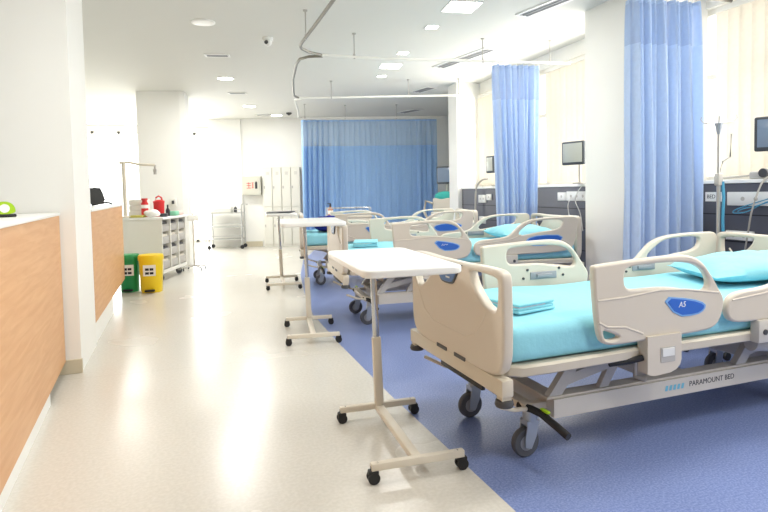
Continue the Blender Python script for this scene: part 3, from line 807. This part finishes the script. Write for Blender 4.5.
# things on and along the ledges
def cable(name, label, pts, r, m, cat='cable'):
    o = MB().tube(curve_pts(pts, 8), r, 6).build(name, M[m]); return tag(o, label, cat)
t = thing('suction_unit', 'small grey gauge with a hose lying on the ledge at the right edge', 'gauge', (4.30, 3.12, 1.286), -88)
MB().box(-.08, .08, -.05, .03, 0, .06, .015, 3).build('body', M['grey'], t)
MB().cyl((.05, -.05, .045), (.05, -.075, .045), .035, n=20).build('dial', M['dark_grey'], t)
MB().tube([(-.08, -.02, .03), (-.2, -.03, .02), (-.32, -.02, .012)], .008).build('hose', M['cable'], t)
cable('power_cable', 'grey cable hanging down the panel from the ledge at the right edge', [(4.235, 3.03, 1.30), (4.185, 3.05, 1.24), (4.12, 3.07, 1.05), (4.14, 3.12, .85), (4.19, 3.2, .6)], .007, 'cable')
cable('oxygen_tube', 'coiled pale blue tube hanging before the white socket strip', [(4.215, 2.95, 1.15), (4.16, 3.20, 1.06), (4.15, 3.25, 1.02), (4.15, 3.14, 1.03), (4.15, 3.0, 1.10), (4.16, 2.92, 1.13), (4.15, 3.02, 1.09), (4.16, 3.18, 1.05), (4.16, 3.22, 1.03)], .0045, 'tube_blue', 'tube')
cable('monitor_cable', 'thin pale cable hanging from the sockets behind the middle bed', [(4.30, 5.42, 1.13), (4.27, 5.43, 1.05), (4.285, 5.44, .95), (4.29, 5.40, .75)], .005, 'socket')
cable('monitor_lead', 'thin pale lead looping from the ledge below the pale monitor', [(4.28, 5.1, 1.33), (4.24, 5.2, 1.22), (4.25, 5.28, 1.10), (4.27, 5.22, .95), (4.29, 5.2, .75)], .005, 'socket')
cable('ventilator_hose', 'grey hose arching over the ledge in the farthest bay', [(4.30, 7.66, .60), (4.29, 7.66, 1.0), (4.29, 7.62, 1.27), (4.30, 7.48, 1.38), (4.33, 7.34, 1.40)], .014, 'cable', 'hose')
t = thing('arm_lamp', 'small grey lamp head on an arm left of the second curtain, above the ledge', 'lamp', (4.48, 6.95, 1.286))
MB().tube([(0, 0, 0), (0, 0, .10), (-.08, -.05, .13), (-.14, -.1, .12)], .012).build('arm', M['cable'], t)
MB().ball((-.14, -.1, .11), .05, (1, 1.6, .45)).build('lamp_head', M['grey'], t)

# ventilator beyond the second pillar
t = thing('ventilator', 'ventilator trolley with dark screen and aqua cloth beyond the second pillar', 'ventilator', (4.62, 9.35, 0), -60)
MB().box(-.22, .22, -.2, .2, .12, .85, .03, 3).build('cabinet', M['white_metal'], t)
MB().box(-.2, .2, -.16, .16, .85, 1.10, .03, 3).build('control_unit', M['off_white'], t)
MB().cyl((0, .05, 1.10), (0, .05, 1.40), .025).build('screen_post', M['grey'], t)
MB().box(-.19, .19, -.02, .04, 1.36, 1.68, .012, 3).build('screen_housing', M['bezel'], t)
MB().box(-.165, .165, -.026, -.019, 1.39, 1.655, .003).build('screen', M['screen'], t)
o = MB().ball((0, -.02, 1.13), .17, (1.25, .95, .55)).build('aqua_cloth', M['aqua'], t)
MB().tube([(-.2, -.15, 1.0), (-.28, -.25, 1.05), (-.3, -.28, .85), (-.24, -.24, .7)], .025).build('hose', M['off_white'], t)
for x in (-.18, .18):
    for y in (-.16, .16): MB().cyl((x - .015, y, .05), (x + .015, y, .05), .05).build('caster', M['black'], t)
for x in (-.18, .18):
    MB().box(x - .02, x + .02, -.18, .18, .09, .13).build('foot_beam', M['grey'], t, False)

# ------------------------------------------------------------------ far end: lockers, notice, trolleys
def far_frame(x, y, rz): return (x, y, 0), rz
# locker bank: four columns, two doors each
lk = []
fa = -18.2
dx, dy = math.cos(R(fa)), math.sin(R(fa))
for i in range(4):
    x, y = 1.82 + i * .215 * dx, 13.20 + i * .215 * dy
    if i == 0:
        t = thing('locker', 'pale grey tall locker, leftmost of the bank on the far wall', 'locker', (x, y, 0), fa, 'tall lockers')
        MB().box(0, .21, .012, .17, 0, 1.85, .003).build('carcass', M['locker'], t, False)
        for z0, z1 in ((.06, .92), (.94, 1.83)):
            d = MB().box(.008, .202, -.004, .011, z0, z1, .003).build('door', M['locker'], t, False)
            MB().box(.02, .045, -.014, -.004, (z0 + z1) / 2 - .03, (z0 + z1) / 2 + .03, .002).build('handle', M['grey'], d, False)
            v = MB()
            for k in range(3): v.box(.08, .15, -.006, -.003, z1 - .10 - k * .025, z1 - .09 - k * .025)
            v.build('louvres', M['grey'], d, False)
        lk0 = t
    else:
        dup(lk0, (x, y, 0), fa, ['', 'pale grey tall locker, second from the left on the far wall', 'pale grey tall locker, third from the left on the far wall', 'pale grey tall locker on the far wall, against the blue curtain'][i])
t = thing('fire_hose_cabinet', 'square off white fire cabinet with red characters on the far wall', 'cabinet', (1.36, 13.30, 1.22), fa)
MB().box(0, .42, 0, .2, 0, .42, .006).build('box', M['grey_wall'], t, False)
MB().box(.025, .395, -.006, 0, .025, .395, .002).build('door', M['grey_wall'], t, False)
m = MB()
for (x0, z0, w_, h_) in ((.10, .26, .10, .014), (.10, .21, .10, .014), (.145, .15, .014, .14), (.10, .15, .10, .014), (.215, .27, .05, .014), (.215, .22, .05, .012), (.215, .17, .05, .012), (.235, .15, .012, .13)):
    m.box(x0, x0 + w_, -.009, -.006, z0, z0 + h_)
m.build('red_characters', M['red_ink'], t, False)
m = MB(); m.box(.295, .345, -.009, -.006, .14, .29, .008); m.box(.308, .332, -.009, -.006, .29, .31); m.build('extinguisher_symbol', M['ink'], t, False)

# steel trolley with shelves
t = thing('steel_trolley', 'tubular steel trolley with shelves against the far white pillar', 'trolley', (.58, 13.22, 0), -16)
LW, LD = .74, .40
for x in (0, LW):
    for y in (0, LD): MB().cyl((x, y, .09), (x, y, .86 if x == 0 else 1.0), .013, n=10).build('post', M['steel'], t)
for z in (.22, .50, .82): MB().box(0, LW, 0, LD, z - .012, z + .006, .003).build('shelf', M['steel'], t, False)
MB().tube([(LW, 0, 1.0), (LW + .04, 0, 1.02), (LW + .07, 0, 1.0), (LW + .07, LD, 1.0), (LW, LD, 1.0)], .012).build('push_handle', M['steel'], t)
for z in (.30, .58, .90): MB().tube([(0, 0, z), (LW, 0, z)], .006).build('guard_rail', M['steel'], t)
for x in (0, LW):
    for y in (0, LD):
        MB().cyl((x, y - .012, .045), (x, y + .012, .045), .045).build('caster', M['black'], t)
        MB().cyl((x, y, .045), (x, y, .1), .01).build('caster_stem', M['steel'], t)
def trolley_pt(x, y, z): return Vector((.58, 13.22, 0)) + Matrix.Rotation(R(-16), 3, 'Z') @ Vector((x, y, z))
o = tag(MB().box(-.24, .22, -.14, .14, 0, .13, .01).build('storage_box', M['white_metal']), 'flat white box on top of the steel trolley', 'box'); o.location = trolley_pt(.28, .2, .828); o.rotation_euler = (0, 0, R(-16))
o = tag(MB().lathe([(.035, 0), (.038, .09), (.03, .11), (.015, .115), (.015, .13)]).build('bottle', M['dark_grey']), 'small dark bottle at the right end of the steel trolley', 'bottle'); o.location = trolley_pt(.58, .16, .828)

# guard-railed trolley with an amber bottle behind the farthest bed
t = thing('instrument_trolley', 'low trolley with guard rail behind the farthest bed, before the wide curtain', 'trolley', (2.30, 9.25, 0), -14)
TW, TD = .80, .42
MB().box(0, TW, 0, TD, .80, .84, .008).build('top', M['bed_frame'], t)
MB().box(.02, TW - .02, .01, TD - .01, .25, .80, .006).build('cabinet', M['off_white'], t, False)
for x in (.02, TW - .02):
    for y in (.03, TD - .03): MB().cyl((x, y, .84), (x, y, .97), .007, n=8).build('rail_post', M['steel'], t)
MB().tube([(.02, .03, .97), (TW - .02, .03, .97), (TW - .02, TD - .03, .97), (.02, TD - .03, .97)], .007, 8, True).build('guard_rail', M['steel'], t)
for x in (.06, TW - .06):
    for y in (.06, TD - .06):
        MB().cyl((x, y - .015, .05), (x, y + .015, .05), .05).build('caster', M['black'], t)
        MB().cyl((x, y, .05), (x, y, .26), .014).build('caster_stem', M['steel'], t)
t = thing('pump_bottle', 'amber bottle with dark pump on the railed trolley', 'bottle', tuple(Vector((2.30, 9.25, 0)) + Matrix.Rotation(R(-14), 3, 'Z') @ Vector((.09, .16, .842))))
MB().lathe([(.045, 0), (.048, .02), (.048, .10), (.035, .13), (.02, .14), (.02, .15)]).build('body', M['amber'], t)
MB().lathe([(.0485, .03), (.0487, .09)]).build('label', M['paper'], t)
b = MB(); b.cyl((0, 0, .15), (0, 0, .20), .016); b.box(-.05, .012, -.01, .01, .20, .215, .003); b.build('pump', M['ink'], t)

# ------------------------------------------------------------------ supply cart, bins, things on the cart
CR = -19.0
cx0, cy0 = -.26, 8.62
def cart_pt(x, y, z): return Vector((cx0, cy0, 0)) + Matrix.Rotation(R(CR), 3, 'Z') @ Vector((x, y, z))
# local: front faces +x (towards the corridor), near end at y=0
t = thing('supply_cart', 'white wheeled supply cart with open basket bays, below the white pillar', 'cart', (cx0, cy0, 0), CR)
CL, CD = 1.02, .62
MB().box(-CD, .03, -.02, CL + .02, .90, .935, .006).build('worktop', M['white'], t)
MB().box(-CD + .01, .0, 0, .02, .12, .90, .002).build('end_panel', M['white_metal'], t, False)
MB().box(-CD + .01, .0, CL - .02, CL, .12, .90, .002).build('end_panel', M['white_metal'], t, False)
MB().box(-CD + .01, -CD + .03, .02, CL - .02, .12, .90).build('back_panel', M['white_metal'], t, False)
MB().box(-CD + .01, .0, 0.02, CL - .02, .12, .17, .002).build('bottom_panel', M['white_metal'], t, False)
for k in (1, 2): MB().box(-CD + .03, .0, CL * k / 3 - .014, CL * k / 3 + .014, .17, .90, .001).build('divider', M['white_metal'], t, False)
for k in range(3):
    y0, y1 = CL * k / 3 + .022, CL * (k + 1) / 3 - .022
    for z, c in ((.18, 'off_white'), (.36, 'dark_grey'), (.54, 'off_white'), (.72, 'dark_grey')):
        b = MB().box(-.42, -.015, y0, y1, z, z + .11, .01).build('basket', M['grey'], t)
        MB().box(-.40, -.03, y0 + .02, y1 - .02, z + .10, z + .145, .015).build('contents', M[c], b)
for x in (-CD + .08, -.07):
    for y in (.12, CL - .12):
        f = MB(); f.cyl((x, y, .09), (x, y, .125), .02); f.box(x - .04, x + .015, y - .022, y + .022, .05, .10, .005)
        c = f.build('caster', M['steel'], t); MB().cyl((x - .02, y - .016, .048), (x - .02, y + .016, .048), .048, n=24).build('wheel', M['tyre'], c)
def put(o, label, cat, x, y, z=.936, rz=0):
    o.location = cart_pt(x, y, z); o.rotation_euler = (0, 0, R(CR + rz)); return tag(o, label, cat)
def put_thing(name, label, cat, x, y, z=.936, rz=0): return thing(name, label, cat, tuple(cart_pt(x, y, z)), CR + rz)
# red sharps bin
t = put_thing('sharps_bin', 'large red sharps bin with a carrying loop on the supply cart', 'bin', -.16, .34, .936, 0)
MB().lathe([(.065, 0), (.072, .02), (.078, .20), (.082, .205), (.082, .23), (.04, .25)]).build('body', M['red'], t)
MB().tube([(-.05, 0, .235), (-.04, 0, .28), (.0, 0, .305), (.04, 0, .28), (.05, 0, .235)], .012).build('carry_loop', M['red'], t)
t = put_thing('red_bottle', 'small red bottle with white band left of the red sharps bin', 'bottle', -.33, .24)
MB().lathe([(.045, 0), (.05, .01), (.05, .20), (.035, .225), (.035, .25), (.045, .252), (.045, .275)]).build('body', M['red'], t)
MB().lathe([(.051, .13), (.051, .18)]).build('band', M['paper'], t)
# white lamp post with arm
t = put_thing('clamp_lamp', 'white post with a horizontal arm and hanging dark clamp on the supply cart', 'lamp', -.53, .05)
MB().cyl((0, 0, 0), (0, 0, .80), .028).build('post', M['off_white'], t)
MB().lathe([(.07, 0), (.07, .02), (.03, .03)]).build('foot', M['off_white'], t)
MB().tube([(-.05, 0, .79), (.06, .02, .80), (.18, .06, .77), (.40, .12, .755)], .02).build('arm', M['off_white'], t)
b = MB(); b.cyl((.40, .12, .76), (.40, .12, .70), .016); b.box(.375, .425, .10, .14, .66, .70, .006); b.cyl((.40, .12, .66), (.40, .12, .62), .024); b.build('dark_clamp', M['grey'], t)
for k, (dz, w) in enumerate(((0, .13), (.09, .12), (.17, .125))):
    o = MB().box(-w, w, -.11, .11, 0, (.088, .078, .09)[k], .006).build('carton', M['white_metal'])
    put(o, ['white carton at the bottom of the stack beside the white post', 'white carton in the middle of the stack beside the white post', 'topmost white carton of the stack beside the white post'][k], 'carton', -.48, .42, .936 + dz, k * 4)
    o['group'] = 'white cartons on the cart'
o = MB().box(-.09, .09, -.07, .07, 0, .035, .01).build('tray', M['yellow_tray']); put(o, 'shallow olive tray at the near corner of the supply cart', 'tray', -.36, .08)
o = MB().ball((0, 0, .05), .10, (1.1, .8, .55)).build('plastic_bag', M['white']); put(o, 'crumpled white bag in front of the red bottles on the supply cart', 'bag', -.17, .10, .942)
for v in o.data.vertices:
    v.co += Vector((math.sin(v.co.y * 60), math.sin(v.co.z * 70), math.sin(v.co.x * 50))) * .006
o = MB().box(-.05, .05, -.04, .04, 0, .05, .012).build('dark_tray', M['bezel']); put(o, 'dark grey tray right of the crumpled white bag', 'tray', -.04, .205)
o = MB().lathe([(.028, 0), (.03, .09), (.012, .12), (.012, .17)]).build('bottle', M['ink']); put(o, 'slim black bottle right of the red sharps bin', 'bottle', -.09, .50)
o = MB().box(-.08, .08, -.09, .09, 0, .07, .02).build('mint_box', M['mint']); put(o, 'mint green box right of the slim black bottle', 'box', -.06, .62)
o = MB().box(-.06, .06, -.09, .09, 0, .06, .01).build('pink_box', M['pale_pink']); put(o, 'pale pink box at the far end of the supply cart', 'box', -.07, .86)
# soap dispenser on the pillar
t = thing('soap_dispenser', 'small white dispenser with dark pump on the pillar above the cart', 'dispenser', (-.10, 10.10, 1.06), -14)
MB().box(-.045, .045, -.05, .045, 0, .14, .01).build('body', M['white_metal'], t)
MB().box(-.02, .02, -.07, -.05, .04, .10, .004).build('pump', M['dark_grey'], t)
# wall stand to the right of the cart
t = thing('pole_stand', 'thin white wheeled stand with a basket right of the supply cart', 'stand', (.19, 9.80, 0), 0)
MB().cyl((0, 0, .06), (0, 0, .95), .014).build('pole', M['off_white'], t)
MB().box(-.09, .09, -.07, .07, .82, .92, .012).build('basket', M['white_metal'], t)
b = MB()
for k in range(4):
    a = PI / 2 * k + .5; b.cyl((0, 0, .08), (.2 * math.cos(a), .2 * math.sin(a), .05), .012)
b.build('foot', M['grey'], t)
for k in range(4):
    a = PI / 2 * k + .5; MB().cyl((.2 * math.cos(a) - .01, .2 * math.sin(a), .025), (.2 * math.cos(a) + .01, .2 * math.sin(a), .025), .025).build('caster', M['black'], t)
# pedal bins
def bin_(label, x, y, rz, m, w=.24, d=.24, h=.52):
    t = thing('pedal_bin', label, 'bin', (x, y, 0), rz, 'pedal bins')
    def ring(s, z): return [(a * s, b * s, z) for a, b in chaikin([(-w / 2, -d / 2), (w / 2, -d / 2), (w / 2, d / 2), (-w / 2, d / 2)], 2)]
    def loft(levels):
        mb = MB(); rg = [[mb.bm.verts.new(p) for p in ring(s, z)] for s, z in levels]
        for A, B in zip(rg, rg[1:]):
            for k in range(len(A)): mb.bm.faces.new((A[k], A[(k + 1) % len(A)], B[(k + 1) % len(A)], B[k]))
        mb.bm.faces.new(rg[0][::-1]); mb.bm.faces.new(rg[-1]); return mb
    loft([(.86, 0), (.88, .01), (1.0, h - .07)]).build('body', M[m], t)
    loft([(1.05, h - .075), (1.06, h - .03), (1.0, h - .005), (.8, h)]).build('lid', M[m], t)
    MB().box(-.06, .06, -d / 2 - .045, -d / 2 + .01, .02, .045, .008).build('pedal', M['black'], t)
    o = MB().box(-.075, .075, -d / 2 - .003, -d / 2 + .012, h - .27, h - .13).build('paper_label', M['paper'], t, False)
    k = MB()
    for i in range(4): k.box(-.05 + (i % 2) * .055, -.005 + (i % 2) * .055, -d / 2 - .005, -d / 2 - .002, h - .25 + (i // 2) * .05, h - .22 + (i // 2) * .05)
    k.build('label_print', M['ink'], o, False)
    return t
bin_('green pedal bin beside the second reception counter', -.655, 8.02, -8, 'green', .24, .24, .49)
bin_('yellow pedal bin right of the green bin', -.385, 7.87, -8, 'yellow', .29, .26, .49)

# ------------------------------------------------------------------ ceiling fittings
def square_light(label, x, y, s, rz, s2=None):
    t = thing('ceiling_light', label, 'ceiling light', (x, y, CEIL), rz, 'ceiling lights')
    s2 = s2 or s
    b = MB()
    for a in (-1, 1):
        b.box(a * s / 2 - .012, a * s / 2 + .012, -s2 / 2 - .012, s2 / 2 + .012, -.005, .002)
        b.box(-s / 2, s / 2, a * s2 / 2 - .012, a * s2 / 2 + .012, -.005, .002)
    b.build('frame', M['white'], t, False)
    MB().box(-s / 2, s / 2, -s2 / 2, s2 / 2, -.006, .001).build('diffuser', M['lamp'], t, False)
    return t
def round_light(label, x, y, r, m='lamp'):
    t = thing('downlight', label, 'ceiling light', (x, y, CEIL), 0, 'round downlights')
    MB().lathe([(r + .02, .001), (r + .018, -.008), (r, -.012), (r - .004, -.006)], n=28).build('rim', M['white'], t)
    MB().lathe([(r, -.0125), (r * .9, -.014)], n=28).build('diffuser', M[m], t)
    return t
LAMPS = []
square_light('largest square ceiling light, at the top of the photo', 2.60, 4.86, .30, -8); LAMPS.append((2.60, 4.86))
square_light('small square ceiling light below the largest one', 2.607, 5.55, .12, -8)
square_light('square ceiling light just above the long white curtain track', 2.73, 6.69, .13, -10)
square_light('wide square ceiling light just below the long white curtain track', 2.84, 7.43, .28, -11); LAMPS.append((2.84, 7.43))
square_light('small square ceiling light left below the wide one', 2.95, 8.1, .13, -12)
round_light('unlit round downlight at the top left, above the corridor', .28, 6.04, .10, 'lamp_off')
round_light('lit round downlight nearest along the corridor ceiling', .71, 8.83, .11); LAMPS.append((.71, 8.83))
round_light('second lit round downlight along the corridor ceiling', 1.36, 11.5, .12); LAMPS.append((1.36, 11.5))
round_light('farthest lit round downlight, above the fire cabinet', 2.1, 12.7, .12)
round_light('round downlight above the bright window on the left', -1.10, 12.6, .14); LAMPS.append((-1.1, 12.6))
def vent(label, x, y, lx, ly, rz, n=5, name='ceiling_vent'):
    t = thing(name, label, 'vent', (x, y, CEIL), rz, 'ceiling vents')
    b = MB()
    for a in (-1, 1):
        b.box(a * lx / 2 - .012, a * lx / 2 + .012, -ly / 2 - .012, ly / 2 + .012, -.012, .002); b.box(-lx / 2, lx / 2, a * ly / 2 - .012, a * ly / 2 + .012, -.012, .002)
    b.build('frame', M['white'], t, False)
    MB().box(-lx / 2, lx / 2, -ly / 2, ly / 2, -.003, .001).build('backing', M['vent'], t, False)
    s = MB()
    for i in range(n):
        y_ = -ly / 2 + ly * (i + .5) / n; s.box(-lx / 2, lx / 2, y_ - .006, y_ + .006, -.010, -.003)
    s.build('slats', M['hub'], t, False); return t
vent('nearest small grey ceiling vent above the corridor', .50, 7.41, .28, .12, -12, 3)
vent('middle small grey ceiling vent above the corridor', 1.0, 10.08, .28, .12, -15, 3)
vent('farthest small grey ceiling vent above the corridor', 1.80, 12.7, .30, .12, -18, 3)
vent('long slotted air vent at the top edge, left of the pillar', 3.40, 4.45, .95, .15, -80 + 180, 3, 'slot_vent')
vent('long slotted air vent crossed by the long white curtain track', 3.62, 6.75, 1.15, .19, -81 + 180, 3, 'slot_vent')
vent('slotted air vent above the second curtain track, by the second pillar', 4.05, 9.0, .50, .20, -80 + 180, 3, 'slot_vent')
vent('farthest short dark air vent above the wide curtain', 4.83, 11.5, .6, .24, -72 + 180, 3, 'slot_vent')
t = thing('security_camera', 'small white dome security camera on the corridor ceiling', 'camera', (.99, 6.45, CEIL), 0)
MB().lathe([(.06, .001), (.06, -.03), (.045, -.035)], n=24).build('mount', M['white'], t)
MB().ball((0, 0, -.05), .045).build('dome', M['white'], t)
MB().cyl((-.02, -.04, -.055), (-.03, -.055, -.065), .02).build('lens', M['dark_grey'], t)
t = thing('smoke_detector', 'tiny dark round detector on the ceiling left of the wide curtain', 'detector', (2.30, 12.3, CEIL), 0)
MB().lathe([(.06, .001), (.06, -.02), (.04, -.04)], n=20).build('body', M['dark_grey'], t)
MB().ball((0, 0, -.04), .02).build('sensor', M['black'], t)

# ------------------------------------------------------------------ light
def area(name, loc, sx, sy, power, rot=(0, 0, 0), col=(1, .985, .95)):
    l = bpy.data.lights.new(name, 'AREA'); l.shape = 'RECTANGLE'; l.size = sx; l.size_y = sy; l.energy = power; l.color = col
    o = bpy.data.objects.new(name, l); COL.objects.link(o); o.location = loc; o.rotation_euler = rot; return o
for x, y in LAMPS: area('lamp_light', (x, y, CEIL - .03), .3, .3, 16 if x > 2 else 40)
# square fittings added out of view to light the foreground
for x, y, lb in ((-.3, 2.9, 'added square ceiling light brightening the near corridor, unseen above the frame'), (2.4, 2.2, 'added square ceiling light brightening the nearest bed, unseen above the frame'), (2.4, .4, 'added square ceiling light brightening the near ward floor, unseen behind the viewer')):
    square_light(lb, x, y, .5, 0); area('lamp_light', (x, y, CEIL - .03), .5, .5, 22)
# daylight through the window wall and the far glazing
for (fr, ln, w) in ((f1, l1, 88), (f2, l2, 46), (f3, l3, 42)):
    o = area('window_daylight', (0, 0, 0), ln * .95, 1.4, w, col=(1, .98, .94))
    o.matrix_world = fr @ Matrix.Translation((ln / 2, -.10, 2.05)) @ Matrix.Rotation(-PI / 2, 4, 'X')
area('glazing_daylight', (-.75, 15.2, 1.5), 3.5, 2.75, 130, (-PI / 2, 0, 0), (.98, 1, 1))

w = bpy.data.worlds.new('world'); S.world = w; w.use_nodes = True
w.node_tree.nodes['Background'].inputs[0].default_value = (1, .985, .955, 1)
w.node_tree.nodes['Background'].inputs[1].default_value = 0.38

S.view_settings.view_transform = 'Standard'; S.view_settings.look = 'None'
S.view_settings.exposure = 0.22; S.view_settings.gamma = 1.0; S.view_settings.use_curve_mapping = False
S.cycles.max_bounces = 8; S.cycles.diffuse_bounces = 5
